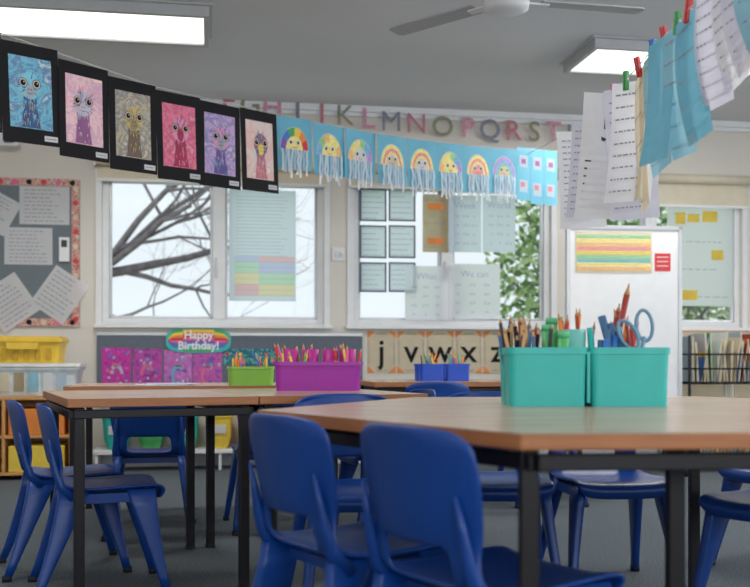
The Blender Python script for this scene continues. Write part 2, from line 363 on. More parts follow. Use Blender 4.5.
# added fill lights with window-like frames, unseen behind / right of the camera
def loc_w(x,y,z): return Matrix.Translation(WO)@Matrix.Rotation(TH,4,'Z')@Vector((x,y,z))
for nm,p,rz,sx,en in (('window_4',(.3,YB+.02,1.6),0,7.0,160),('window_5',(XR-.02,-5.5,1.6),math.pi/2,6.5,130)):
    w=MB()
    for k in range(5): x=-sx/2+sx*k/4; w.box(x-.03,x+.03,-.0,.03,-.7,.7,WHITE)
    for z in (-.73,.7): w.box(-sx/2-.03,sx/2+.03,0,.04,z,z+.03,WHITE)
    w.box(-sx/2,sx/2,-.012,-.004,-.7,.7,mat('far_window_pane',(210,222,232),.3,.02))
    P=loc_w(*p); w.obj(nm,P,TH+rz)
    L=bpy.data.lights.new('window_daylight','AREA'); L.shape='RECTANGLE'; L.size=sx; L.size_y=1.4; L.energy=en; L.color=(.94,.97,1)
    lo=bpy.data.objects.new('window_daylight',L); bpy.context.collection.objects.link(lo)
    dirv=Matrix.Rotation(TH+rz,4,'Z')@Vector((0,1,.16)); lo.location=P+dirv*.06; lo.rotation_euler=dirv.to_track_quat('-Z','Y').to_euler()
# ceiling fan
w=MB(); FW=mat('fan_white',(226,228,230),0.4,0.02); BLD=mat('fan_blade',(176,178,182),0.5,0.03)
w.tube([(0,0,2.699-2.42),(0,0,.04)],.016,FW,10); w.rings([[(r*math.cos(t*math.pi/12),r*math.sin(t*math.pi/12),z) for t in range(24)] for r,z in ((.02,-.05),(.07,-.05),(.1,-.035),(.105,0),(.1,.03),(.06,.05),(.02,.06))],FW,True,True,True)
w.rings([[(r*math.cos(t*math.pi/12),r*math.sin(t*math.pi/12),z) for t in range(24)] for r,z in ((.02,.2),(.06,.25),(.065,.278))],FW,True,True,True)
for a in (11.6,139.6,255):
    T0=w.T.copy(); w.T=Matrix.Rotation(math.radians(a),4,'Z')@Matrix.Rotation(math.radians(6),4,'X')
    w.box(.09,.2,-.02,.02,-.008,.0,FW)
    w.add([(.16,-.045,0),(.64,-.055,0),(.66,-.035,0),(.66,.035,0),(.64,.055,0),(.16,.045,0),(.16,-.045,.007),(.64,-.055,.007),(.66,-.035,.007),(.66,.035,.007),(.64,.055,.007),(.16,.045,.007)],[(5,4,3,2,1,0),(6,7,8,9,10,11)]+[(i,(i+1)%6,6+(i+1)%6,6+i) for i in range(6)],BLD)
    w.T=T0
w.obj('ceiling_fan',(.594,4.52,2.40))

# ---------------------------------------------------------------- garlands
def ppt(px,py,z): return Vector(((px-375)/1000*z,z,CAMH+(360-py)/1000*z))
E0=ppt(0,33,4.2); E1=ppt(276,114,5.4)
d=(E1-E0); L=Vector((d.x,d.y,0)).length; ang=math.atan2(d.y,d.x); cw=L/6
arts=[art('emu_blue',[(80,140,180),(120,186,208),(90,124,166),(186,212,218)],16,dist=1.5),art('emu_pink',[(228,156,178),(236,202,206),(212,168,192),(244,214,206)],14,dist=1.5),
 art('emu_gold',[(150,162,176),(194,182,154),(134,134,134),(208,200,188)],16,dist=1.5),art('emu_red',[(216,84,122),(232,132,160),(204,96,124),(240,164,188)],14,dist=1.5),
 art('emu_violet',[(156,148,202),(204,172,210),(134,134,184),(218,192,220)],14,dist=1.5),art('emu_peach',[(232,204,194),(226,214,210),(236,186,180),(230,220,214)],12,dist=1.5)]
CR=[[mat('cr_navy',(50,80,130)),mat('cr_cyan',(120,190,210)),mat('cr_gold',(190,170,90))],[mat('cr_mauve',(150,90,140)),PAPERL,mat('cr_slate',(110,110,140))],[mat('cr_brown',(110,90,70)),mat('cr_tan',(200,180,120)),mat('cr_slate',(110,110,140))],[mat('cr_crimson',(170,40,80)),mat('cr_pinkish',(226,150,190)),mat('cr_ink',(70,50,80))],[mat('cr_indigo',(90,80,150)),mat('cr_pinkish',(226,150,190)),mat('cr_cyan',(120,190,210))],[mat('cr_rose',(200,120,130)),mat('cr_slate',(110,110,140)),PAPERL]]
w=MB()
for i in range(-1,6):
    sag=lambda t: -0.045*4*t*(1-t) if 0<t<1 else 0
    t=(i+.5)/6; x=(i+.5)*cw; zt=(E1.z-E0.z)*t+sag(t)
    w.T=Matrix.Translation((x,-.004*(i%2),zt))@Matrix.Rotation(math.radians(-1.5+U(-1,1)),4,'Y')@Matrix.Rotation(math.radians(U(-4,4)),4,'Z')
    H=.425; W=cw*1.0; j=i%6
    w.box(-W/2,W/2,-.002,0,-H,0,BLACK)
    ax=W*.37; az0,az1=-H+.065,-.055
    w.box(-ax,ax,-.003,-.002,az0,az1,arts[j])
    cx=U(-.008,.008); cz=az0+(az1-az0)*.6
    C3=CR[j]; lay=[0]
    def ly(): lay[0]+=1; return -.0032-.00001*lay[0]
    w.poly([(cx-.028,cz-.03),(cx-.032,(cz+az0)/2),(cx-.045,az0+.004),(cx+.045,az0+.004),(cx+.032,(cz+az0)/2),(cx+.028,cz-.03)],ly(),C3[0])
    for k in range(60):
        z=U(az0+.015,cz-.02); hw=.03+.018*(cz-z)/(cz-az0); x0=cx+U(-hw,hw); l=U(.015,.035); dx=U(-.006,.006)
        w.poly([(x0-.0022,z),(x0+dx,max(az0+.004,z-l)),(x0+.0022,z)],ly(),C3[k%3])
    w.disc(cx,cz,.05,.058,ly(),C3[1],20)
    for k in range(80):
        a=U(0,2*math.pi); r0=U(.0,.045); r1=r0+U(.012,.03 if math.sin(a)<.3 else .046); q=1.15
        if abs(cx+r1*math.cos(a))>ax-.004: continue
        p0=(cx+r0*math.cos(a),cz+q*r0*math.sin(a)); p1=(cx+r1*math.cos(a),cz+q*r1*math.sin(a)); nx,nz=-math.sin(a)*.0024,math.cos(a)*.0024
        w.poly([(p0[0]-nx,p0[1]-nz),p1,(p0[0]+nx,p0[1]+nz)],ly(),C3[(0,1,1,2)[k%4]])
    for sx in (-1,1):
        w.disc(cx+sx*.031,cz+.01,.020,.021,ly(),C3[0],14); w.disc(cx+sx*.031,cz+.01,.0165,.0175,ly(),PAPERC,14); w.disc(cx+sx*.031,cz+.01,.0125,.013,ly(),BLACK,12); w.disc(cx+sx*.031+.004,cz+.014,.003,.003,ly(),PAPER,6)
    bk=(INKL,PAPERL,KRAFT,mat('cr_crimson',(170,40,80)),INKL,YEL)[j]
    w.poly([(cx-.016,cz-.006),(cx-.021,cz-.026),(cx-.010,cz-.052),(cx,cz-.058),(cx+.010,cz-.052),(cx+.021,cz-.026),(cx+.016,cz-.006),(cx,cz+.006)],ly(),bk)
    w.poly([(cx-.019,cz-.030),(cx,cz-.037),(cx+.019,cz-.030),(cx,cz-.033)],ly(),C3[0]); w.disc(cx-.006,cz-.016,.0025,.0035,ly(),BLACK,6); w.disc(cx+.006,cz-.016,.0025,.0035,ly(),BLACK,6)
    w.box(W/2-.075,W/2-.012,-.003,-.002,-H+.018,-H+.042,PAPER)
    w.quad(W/2-.068,W/2-.02,-H+.029,-H+.031,-.0034,INK)
w.T=Matrix.Identity(4)
w.tube([(-cw-1.3,0,.25),(-cw,.0,.0),(0,0,0),(L/2,0,(E1.z-E0.z)/2-.04),(L,0,E1.z-E0.z)],.0025,STR,5)
w.obj('emu_art_garland',E0,ang)
# jellyfish garland
J0=ppt(277,114,5.45); J1=ppt(556,151,6.6); d=J1-J0; L=Vector((d.x,d.y,0)).length; ang=math.atan2(d.y,d.x); cw=L/9.6
w=MB()
for i in range(8):
    t=(i+.5)*cw/L; x=(i+.5)*cw; zt=d.z*t-0.07*4*t*(1-t)*.6
    w.T=Matrix.Translation((x,-.003*(i%2),zt))@Matrix.Rotation(math.radians(U(-2,2)),4,'Y')@Matrix.Rotation(math.radians(U(-6,6)),4,'Z')
    W=cw*.985; H=.285
    w.box(-W/2,W/2,-.002,0,-H,0,SKY)
    cz=-.175; r0=.083
    style=i%4 if i<4 else 3-(i%2)
    cols=[(0,1,2,3,4,5),(1,2,2,1,3,4),(5,4,3,2,2,1),(2,0,2,2,5,2)][style]
    w.disc(0,cz,r0*1.04,r0*1.5,-.0024,(PAPERL,PAPER)[i%2],18,0,math.pi)
    if i in (0,1,2,5):
        for k in range(6):
            a0=math.pi*k/6; w.poly([(0,cz)]+[(r0*math.cos(a0+math.pi/6*q/4),cz+r0*1.45*math.sin(a0+math.pi/6*q/4)) for q in range(5)],-.0028,PAST[cols[k]] if i else RAIN[k])
        w.disc(0,cz,r0*.62,r0*.9,-.003,PAST[2] if i!=2 else PAPER,14,0,math.pi)
    else:
        for k in range(5):
            r1=r0*(1-.17*k); w.band(0,cz,r1*.8,r1,-.0028-.00004*k,PAST[cols[k]],0,math.pi,14,1.45)
        w.disc(0,cz,r0*.5,r0*.72,-.0032,(PAPER,PAST[2],PAST[0],PAPERC)[i%4],14,0,math.pi)
    for sx in (-1,1): w.disc(sx*.022,cz+.04,.013,.016,-.004,PAPER,12); w.disc(sx*.022,cz+.038,.007,.009,-.0045,BLACK,8)
    w.band(0,cz+.02,.010,.013,-.0045,RED,math.pi*1.1,math.pi*1.9,6)
    for k in range(9):
        x0=-.08+k*.0185; l=U(.11,.17)
        pz=[(x0+U(-.005,.005),-.006-.012*R(),cz-l*q/4) for q in range(5)]
        vs=[];fs=[]
        for q,p in enumerate(pz):
            vs+=[(p[0],p[1],p[2]),(p[0]+.013,p[1],p[2])]
            if q: fs.append((2*q-2,2*q-1,2*q+1,2*q))
        w.add(vs,fs,(PAPER,PAPERB,PAPER)[k%3])
for i,(a,h_) in enumerate(((8.0,.34),(8.55,.36),(9.1,.36))):
    x=a*cw; t=x/L; w.T=Matrix.Translation((x,0,d.z*t-.02*(1-t))); W=cw*.54
    w.box(0,W,-.002,0,-h_,0,SKY); w.box(W*.2,W*.8,-.003,-.002,-h_*.38,-h_*.15,PAPERB); w.box(W*.2,W*.8,-.003,-.002,-h_*.85,-h_*.62,PAPERB)
    w.box(W*.34,W*.66,-.004,-.003,-h_*.31,-h_*.22,mat('cr_mauve',(150,90,140))); w.box(W*.3,W*.6,-.004,-.003,-h_*.75,-h_*.66,mat('cr_rose',(200,120,130)))
w.T=Matrix.Identity(4)
w.tube([(-.02,0,0)]+[(L*k/8,0,d.z*k/8-.042*4*(k/8)*(1-k/8)) for k in range(1,9)]+[(L+1.0,.3,.15)],.0025,STR,5)
w.obj('jellyfish_art_garland',J0,ang)
# papers on string along depth
w=MB()
SX=.868
w.tube([(.55,-2.4,2.2),(SX-.02,.5,1.85),(SX,2.2,1.75),(SX,4.1,1.75),(1.05,7.7,2.3)],.0022,STR,5)
def hang(y,x,wd,h,ang,base,lines,title=None,tilt=0,ztop=1.74,curl=.05,ink=INKL):
    w.T=Matrix.Identity(4); n0=len(w.v)
    sheet(w,-wd/2,wd/2,-h,0,0,base,lines,ink,0,title,seg=8)
    M=Matrix.Translation((x,y,ztop))@Matrix.Rotation(math.radians(ang),4,'Z')@Matrix.Rotation(math.radians(tilt),4,'Y')
    for i in range(n0,len(w.v)):
        a,b,c=w.v[i]; q=-c/h; b+=curl*(q*q-.4*q)+.25*curl*math.sin(a/wd*3+q*2)*q
        w.v[i]=tuple(M@Vector((a,b,c)))
PEG=[RED,GRN,RED,PNK,GRN,RED,BLU]
pg=0
def peg(y,x,z=1.75):
    global pg
    w.T=Matrix.Translation((x,y,z))@Matrix.Rotation(U(-.3,.3),4,'Y')@Matrix.Rotation(.6,4,'Z'); c=PEG[pg%7]; pg+=1
    w.box(-.006,.006,-.009,-.002,-.036,.03,c); w.box(-.006,.006,.002,.009,-.036,.03,c); w.tube([(0,-.01,0),(0,.01,0)],.004,ALU,6)
hang(4.15,SX-.02,.20,.40,8,PAPER,14,None,-4,1.73)
hang(4.02,SX-.0,.15,.39,-22,PAPERL,12,None,3,1.74,-.04)
hang(3.88,SX+.03,.15,.40,-30,PAPER,12,None,4,1.74,-.04)
hang(3.62,SX-.01,.20,.45,-4,PAPER,7,'5',4,1.745,.06,INK)
hang(3.55,SX+.03,.17,.47,-14,PAPERL,12,None,-3,1.745,-.05)
hang(3.46,SX+.03,.17,.42,-40,PAPER,9,None,2,1.745,-.05)
hang(3.36,SX+.02,.2,.46,-97,PAPERC,5,None,-3,1.74,.03)
hang(3.26,SX+.01,.2,.43,-99,PAPERC,4,None,2,1.74,-.03)
hang(3.12,SX,.2,.38,-88,SKY2,4,None,-4,1.745,.03); hang(3.0,SX-.01,.21,.37,-84,SKY,0,None,3,1.745,-.03); hang(2.87,SX,.21,.37,-86,SKY2,6,None,4); hang(2.77,SX,.19,.35,-86,SKY,5,None,-2)
hang(2.58,SX,.2,.30,-86,PAPERL,8,None,4); hang(2.47,SX,.2,.28,-90,PAPER,8,None,-3); hang(2.38,SX,.2,.26,-84,PAPERL,7,None,-5); hang(2.27,SX,.22,.23,-80,SKY2,5,None,-4)
for y in (4.15,4.02,3.88,3.62,3.46,3.3,3.12,3.0,2.87,2.77,2.58,2.47,2.36,2.25): peg(y,SX)
w.T=Matrix.Identity(4)
w.obj('string_of_pegged_worksheets')

# ---------------------------------------------------------------- tables
def leg(w,x,y,z1,r=.016):
    w.box(x-r,x+r,y-r,y+r,0.012,z1,STEEL); w.box(x-r*1.1,x+r*1.1,y-r*1.1,y+r*1.1,0.0,.014,DBLUE)
def table(name,parts,loc,rz=0):
    w=MB()
    for P,legs in parts:
        w.prism(P,TT-.028,TT-.0004,TOPW,EDGEW)
        n=len(P); cx=sum(a for a,b in P)/n; cy=sum(b for a,b in P)/n
        ins=[(cx+(a-cx)*.93,cy+(b-cy)*.93) for a,b in P]
        for i in range(n):
            a=Vector((*ins[i],TT-.05)); b=Vector((*ins[(i+1)%n],TT-.05)); w.tube([a,b],.02,STEEL,4)
        for x,y in legs: leg(w,x,y,TT-.03)
    return w.obj(name,loc,rz,0.003)
A=Vector((-.288,2.44)); side=.95; a0=math.radians(-56.2); V=[A]
for k in range(5): V.append(V[-1]+Vector((math.cos(a0+k*math.pi/3),math.sin(a0+k*math.pi/3)))*side)
C=sum(V,Vector((0,0)))/6
def lc(v,f=1.0): p=(v-C)*f; return (p.x,p.y)
p1=[lc(V[0]),lc(V[1]),lc(V[2]),lc(V[3])]; p2=[lc(V[3]),lc(V[4]),lc(V[5]),lc(V[0])]
mid=(.585-C.x,1.95-C.y)
l1=[(-.252-C.x,2.405-C.y),(.262-C.x,1.705-C.y),lc(V[2],.94),lc(V[3],.94),mid]
l2=[lc(V[4],.94),lc(V[5],.94)]
table('hexagonal_table',[(p1,l1),(p2,l2)],(C.x,C.y,0))
P2=Vector((-.96,3.12)); a2=math.radians(23)
def rect(x0,x1,y0,y1): return [(x0,y0),(x1,y0),(x1,y1),(x0,y1)]
def lg(x0,x1,y0,y1,i=.04): return [(x0+i,y0+i),(x1-i,y0+i),(x1-i,y1-i),(x0+i,y1-i)]
table('classroom_table',[(rect(0,.618,0,.9),lg(0,.618,0,.9)),(rect(.622,1.25,0,.9),lg(.622,1.25,0,.9))],(P2.x,P2.y,0),a2)
table('classroom_table',[(rect(-.65,.65,-.35,.35),lg(-.65,.65,-.35,.35))],(-.85,5.05,0),TH)
table('classroom_table',[(rect(-.72,.75,-.35,.35),lg(-.72,.75,-.35,.35))],(.65,5.95,0),TH)

# ---------------------------------------------------------------- chairs
def chair_mesh():
    rows=[(.185,.325,.150),(.20,.345,.160),(.198,.362,.166),(.17,.373,.170),(.08,.368,.172),(-.03,.362,.172),(-.11,.366,.170),(-.155,.385,.168),(-.172,.42,.160),(-.182,.455,.158),(-.19,.485,.164),(-.198,.53,.172),(-.208,.585,.176),(-.217,.63,.173),(-.222,.655,.162),(-.224,.667,.13)]
    cols=10; vs=[];fs=[]
    for (y,z,hw) in rows:
        for c in range(cols+1):
            u=-1+2*c/cols; b=max(0,min(1,(z-.37)/.1))
            yy=y+.045*b*u*u; zz=z+.014*(1-b)*(u**4) - (.012*u*u*u*u if z>.64 else 0)
            vs.append((u*hw,yy,zz))
    W=cols+1
    for r in range(len(rows)-1):
        for c in range(cols):
            if r in (7,8) and 2<=c<=7: continue
            fs.append((r*W+c,r*W+c+1,(r+1)*W+c+1,(r+1)*W+c))
    me=bpy.data.meshes.new('t'); me.from_pydata(vs,[],fs); o=bpy.data.objects.new('t',me); bpy.context.collection.objects.link(o)
    s=o.modifiers.new('s','SOLIDIFY'); s.thickness=.013; s.offset=0
    s=o.modifiers.new('u','SUBSURF'); s.levels=2
    dg=bpy.context.evaluated_depsgraph_get(); em=bpy.data.meshes.new_from_object(o.evaluated_get(dg))
    w=MB(); w.add([tuple(v.co) for v in em.vertices],[tuple(p.vertices) for p in em.polygons],BLUEP,True)
    bpy.data.objects.remove(o)
    def rring(cx,cy,z,a,b): return rrect(a,b,z,min(a,b)*.3,cx,cy,2)
    for sx in (-1,1):
        for (y0,y1) in ((.12,.205),(-.105,-.235)):
            R_=[]
            for k in range(7):
                t=k/6; x=sx*(.140+.048*t); y=y0+(y1-y0)*(t**1.1); z=.362*(1-t)+.006
                R_.append(rring(x,y,z,.034-.008*t,.075*(1-t)**1.5+.03))
            w.rings(R_[::-1],BLUEP,True,True,True)
            w.rings([rring(sx*.188,y1,0,.03,.034),rring(sx*.188,y1,.02,.03,.034)],DBLUE,True,True,True)
        w.box(sx*.14-.012,sx*.14+.012,-.12,.14,.325,.358,BLUEP)
        w.tube([(sx*.147,-.11,.345),(sx*.148,-.15,.39),(sx*.146,-.166,.44),(sx*.145,-.176,.49),(sx*.142,-.19,.55)],[.02,.017,.013,.009,.003],BLUEP,8)
    w.box(-.14,.14,-.1,-.08,.33,.354,BLUEP); w.box(-.14,.14,.09,.11,.33,.356,BLUEP)
    return w.mesh('school_chair')
CM=chair_mesh()
def chair(x,y,face,sc=1.0):
    o=bpy.data.objects.new('school_chair',CM); bpy.context.collection.objects.link(o)
    o.location=(x,y,0); o.rotation_euler=(0,0,math.radians(face-90)); o.scale=(sc,sc,sc)
chair(.213,1.895,33.8); chair(-.044,2.235,33.8)
chair(-.065,3.17,-78); chair(.41,3.40,-90); chair(.80,3.45,-84); chair(1.20,2.92,-140)
chair(-.935,3.43,20,.95); chair(-1.16,3.77,23,.95)
chair(-1.02,4.56,99,.97); chair(-.5,4.72,104,.97)
chair(.3,5.4,99); chair(.9,5.52,99); chair(1.55,3.75,-150); chair(.05,4.55,200,.97)

# ---------------------------------------------------------------- caddies
def pencil(w,p,q,r,c,tip=True):
    P=Vector(p);Q=Vector(q);d=(Q-P).normalized()
    w.tube([P,Q],r,c,6)
    if tip: w.tube([Q,Q+d*r*2.6],[r,r*.35],WOODP,6); w.tube([Q+d*r*2.6,Q+d*r*3.8],[r*.35,.0003],c,6)
def caddy(W,D,H,c,n=26,long=1.0,big=False,single=False):
    w=MB(); cw=W/2; cd=D/2
    if single:
        w.rings([rrect(W*.93,D*.9,0,.02),rrect(W*.97,D*.96,H*.86,.025),rrect(W*1.01,D*1.01,H*.87,.028),rrect(W*1.01,D*1.01,H,.028),rrect(W*.95,D*.94,H,.025),rrect(W*.9,D*.87,.006,.02)],c,False,True,True)
    else:
      for ix in (-1,1):
        for iy in (-1,1):
            cx,cy=ix*cw/2,iy*cd/2; a,b=cw-.003,cd-.003
            w.rings([rrect(a*.93,b*.93,0.0,.014,cx,cy),rrect(a*.95,b*.95,H*.5,.018,cx,cy),rrect(a*.975,b*.975,H*.88,.02,cx,cy),rrect(a+.003,b+.003,H*.885,.022,cx,cy),rrect(a+.003,b+.003,H,.022,cx,cy),rrect(a-.006,b-.006,H,.018,cx,cy),rrect(a*.88,b*.88,.006,.012,cx,cy)],c,False,True,True)
    w.box(-.004,.004,-D/2+.01,D/2-.01,.01,H*.93,c); w.box(-W/2+.01,W/2-.01,-.004,.004,.01,H*.93,c)
    if not big:
        w.tube([(-W*.14,0,H*.8),(-W*.14,0,H*1.35),(-W*.1,0,H*1.5),(W*.1,0,H*1.5),(W*.14,0,H*1.35),(W*.14,0,H*.8)],.007,c,8)
    for k in range(n):
        ix=random.choice((-1,1)); iy=random.choice((-1,1)); cx,cy=ix*cw/2,iy*cd/2
        px,py=cx+U(-.28,.28)*cw,cy+U(-.28,.28)*cd
        col=random.choice([RED,ORANGE,YEL,GRN,BLU,PNK,VIO,WOODP,TEAL,BLACK])
        hh=H+U(.02,.075)*long
        bx,by=cx+U(-.25,.25)*cw,cy+U(-.25,.25)*cd
        pencil(w,(bx,by,.01),(px,py,hh),U(.0038,.006),col,R()<.7)
    return w
def markers(w,cx,cy,n,cols,hmin,hmax,r,sp=.04,tip=True):
    for k in range(n):
        a,b=cx+U(-sp,sp),cy+U(-sp*.7,sp*.7); pencil(w,(a*.98,b,.01),(a+U(-.04,.04),b+U(-.02,.02),U(hmin,hmax)),r,random.choice(cols),tip)
SLB=mat('slate_blue',(70,110,150)); BRK=mat('brick_red',(166,60,50),.4)
w=caddy(.43,.24,.155,TEAL,0,1,True)
markers(w,-.16,.05,20,[WOODP,BLACK,BRK,SLB,INK,BLACK],.18,.235,.005,.04)
markers(w,-.15,-.05,10,[WOODP,BLACK,BRK,INK,SLB],.17,.215,.005,.045)
GG=mat('glue_green',(84,180,108),.4); GC=mat('glue_cap',(96,196,136),.4)
for (x,y,h_) in ((-.095,-.03,.20),(-.06,-.07,.180),(-.075,.03,.22)):
    w.tube([(x,y,.05),(x,y,h_)],.016,GG,14); w.tube([(x,y,h_+.0005),(x,y,h_+.018)],.0165,GC,14)
w.rings([[(-.02+r*math.cos(t*math.pi/8),.0+r*math.sin(t*math.pi/8),z) for t in range(16)] for r,z in ((.03,.05),(.034,.205),(.031,.205),(.026,.06))],mat('mint_cup',(120,196,186),.4),True,True,True)
markers(w,-.02,.02,8,[RED,PNK,ORANGE,WOODP,BRK],.2,.245,.0055,.03)
markers(w,.07,-.03,8,[TEAL,BLU,SLB,mat('slate',(90,120,140))],.17,.22,.009,.035,False)
for k in range(3):
    x=.11+k*.012; w.tube([(x-.0,.0,.05),(x-.06+.01*k,-.03,.24-.02*k)],.011,SLB,8)
markers(w,.14,.05,9,[RED,ORANGE,BLU,BRK],.18,.23,.006,.04)
pencil(w,(.08,.03,.05),(.125,.0,.30),.0085,BRK); pencil(w,(.06,.03,.05),(.105,.02,.255),.0065,BRK); pencil(w,(.15,.03,.05),(.10,.02,.24),.0065,BRK)
SB=mat('scissor_blue',(110,156,184),.35)
def torus(w,c,rx,rz,r,m,tilt=0):
    w.tube([(c[0]+rx*math.cos(t*math.pi/8)*math.cos(tilt)-rz*math.sin(t*math.pi/8)*math.sin(tilt),c[1],c[2]+rx*math.cos(t*math.pi/8)*math.sin(tilt)+rz*math.sin(t*math.pi/8)*math.cos(tilt)) for t in range(17)],r,m,6,False)
for (x,y,z,t) in ((.165,-.03,.215,.1),(.118,-.045,.19,.5)):
    torus(w,(x,y,z),.022,.042,.005,SB,t); w.tube([(x,y,z-.03),(x-.015,y,z-.11)],.006,SB,6)
w.obj('stationery_caddy',(.562,2.73,TT),math.radians(-1))
w=caddy(.355,.22,.115,PURP,0,1,True,True)
for cx,cols in ((-.1,[YEL,ORANGE,GRN,PNK,RED]),(.1,[YEL,PNK,ORANGE,RED,BLU])):
    for cy in (-.055,.055): markers(w,cx,cy,9,cols,.125,.175,.0055,.05)
for x,y in ((-.11,-.03),(-.03,-.03),(.05,-.02),(.12,-.03)):
    w.rings([[(x+r*math.cos(t*math.pi/8),y+r*math.sin(t*math.pi/8),z) for t in range(16)] for r,z in ((.028,.02),(.034,.165),(.031,.165),(.026,.03))],mat('magenta_cup',(186,44,144),.4),True,True,True)
w.obj('stationery_caddy',(-.232,4.06,TT),math.radians(4))
w=caddy(.225,.16,.09,LIME,22,.7,True,True); w.obj('stationery_caddy',(-.6,4.83,TT),TH)
w=caddy(.30,.2,.10,ROYAL,34,.8,True); w.obj('stationery_caddy',(.39,5.85,TT),TH)
w=MB()
for k in range(4):
    w.T=Matrix.Translation((.02*k,.01*k,.0015*k))@Matrix.Rotation(U(-.4,.4),4,'Z'); w.box(-.1,.1,-.14,.14,0,.0012,(PAPER,PAPERB)[k%2])
w.obj('worksheet_stack',(-1.05,4.9,TT+.0005),.3)

# ---------------------------------------------------------------- easel
w=MB(); EW=mat('whiteboard_surface',(226,228,230),0.25,0.02); 
Hb0,Hb1=.50,1.66
w.box(-.38,.38,-.012,.012,Hb0,Hb1,EW)
for q in ((-.40,-.375,Hb0-.02,Hb1+.02),(.375,.40,Hb0-.02,Hb1+.02)): w.box(q[0],q[1],-.02,.02,q[2],q[3],ALU)
w.box(-.40,.40,-.02,.02,Hb1,Hb1+.025,ALU); w.box(-.40,.40,-.02,.02,Hb0-.025,Hb0,ALU); w.box(-.39,.39,-.08,-.02,Hb0-.03,Hb0-.015,ALU)
x0,x1=-.34,.19; zt=1.64; sc=[PAST[3],PAST[2],PAST[1],PAST[0],YEL,PAST[3],mat('teal_stripe',(110,190,190)),PAST[2],PAST[1]]
w.box(x0,x1,-.0145,-.0125,zt-.275,zt,PAPERC)
for k,c in enumerate(sc): w.box(x0+.01,x1-.01,-.016,-.0145,zt-.03-.027*k-.012,zt-.03-.027*k+.010,c); w.quad(x0+.02,x1-.04,zt-.031-.027*k,zt-.028-.027*k,-.0165,INKL)
w.box(.21,.32,-.0145,-.0125,1.38,1.5,RED)
for k in range(3): w.quad(.225,.305,1.47-.03*k,1.478-.03*k,-.0155,PAPER)
for sx in (-1,1):
    w.tube([(sx*.385,0,Hb1),(sx*.385,0.02,.06)],.014,WHITE,8); w.tube([(sx*.385,.02,1.2),(sx*.40,.42,.06)],.013,WHITE,8); w.tube([(sx*.385,-.12,.07),(sx*.385,.44,.07)],.015,WHITE,8)
    for y in (-.11,.43): w.tube([(sx*.385-.012,y,.027),(sx*.385+.012,y,.027)],.026,BLACK,12)
w.box(-.385,.385,.005,.025,.2,.23,WHITE)
w.obj('whiteboard_easel',(1.68,6.75,0.001),TH*.6)

# ---------------------------------------------------------------- left storage
w=MB(); PINE=mat('pine_wood',(214,160,100),0.5,0.1,8,stretch=(1,1,10))
w.box(0,.85,0,.4,.52,.545,PINE); w.box(0,.02,0,.4,0,.52,PINE); w.box(.83,.85,0,.4,0,.52,PINE); w.box(.02,.83,.385,.4,0,.52,PINE); w.box(.02,.83,0,.385,.03,.05,PINE); w.box(.02,.83,0,.385,.27,.29,PINE); w.box(.41,.43,0,.385,.05,.52,PINE)
for x in (.04,.45): 
    for z,c in ((.052,YEL),(.292,ORANGE)): w.box(x,x+.35,.01,.36,z,z+.17,c)
w.obj('storage_shelf',(-2.82,6.4,0),TH,0.003)
w=MB(); CLR=mat('clear_plastic',(206,214,216),0.25,0.05,rgb2=(222,228,228))
w.rings([rrect(.5,.3,0,.03),rrect(.54,.33,.17,.03),rrect(.57,.36,.17,.03),rrect(.57,.36,.185,.03)],CLR,False,True,True)
w.rings([rrect(.56,.35,.186,.03),rrect(.585,.375,.19,.03),rrect(.58,.37,.21,.03)],mat('clear_lid',(236,236,230),.3),False,True,True)
for k in range(5): w.box(-.22+.09*k,-.16+.09*k,-.17,-.155,.03,.15,(PAPERC,KRAFT,SKY2,PAPER,PAPERB)[k])
w.obj('plastic_storage_tub',(-2.25,6.7,.547),TH)
w=MB(); YC=mat('yellow_crate',(236,198,66),.4,.05)
w.rings([rrect(.44,.3,0,.02),rrect(.47,.33,.14,.02),rrect(.50,.36,.14,.02),rrect(.50,.36,.16,.02)],YC,False,True,True)
w.box(-.24,.24,-.17,.17,.161,.175,YC); w.box(-.1,.1,-.19,-.178,.09,.135,YC)
for k in range(6): w.box(-.2+.07*k,-.17+.07*k,-.172,-.155,.02,.1,mat('yellow_dark',(200,160,44)))
w.obj('yellow_storage_crate',(-2.33,6.7,.76),TH)
w=MB(); q=wr(97,335,430,470); w.box(q[0],q[1],-.34,-.03,.12,.15,WHITE)
for x in (q[0]+.02,(q[0]+q[1])/2,q[1]-.04): w.box(x,x+.02,-.33,-.03,0,.12,WHITE)
wobj(w,'low_bench',.003)
for k,c in enumerate((TEAL,GRN,TEAL,YEL,ORANGE,LIME)):
    w=MB(); x=ws(103+33*k,0)[0]+.12
    w.rings([rrect(.12,.2,.151,.04,x,-.2),rrect(.17,.24,.22,.05,x,-.2),rrect(.19,.26,.37,.04,x,-.2),rrect(.21,.28,.375,.04,x,-.2),rrect(.21,.28,.39,.04,x,-.2),rrect(.185,.255,.39,.035,x,-.2),rrect(.14,.2,.17,.03,x,-.2)],c,False,True,True)
    w.box(x-.05,x+.05,-.335,-.33,.26,.32,PAPER); wobj(w,'coloured_tub')
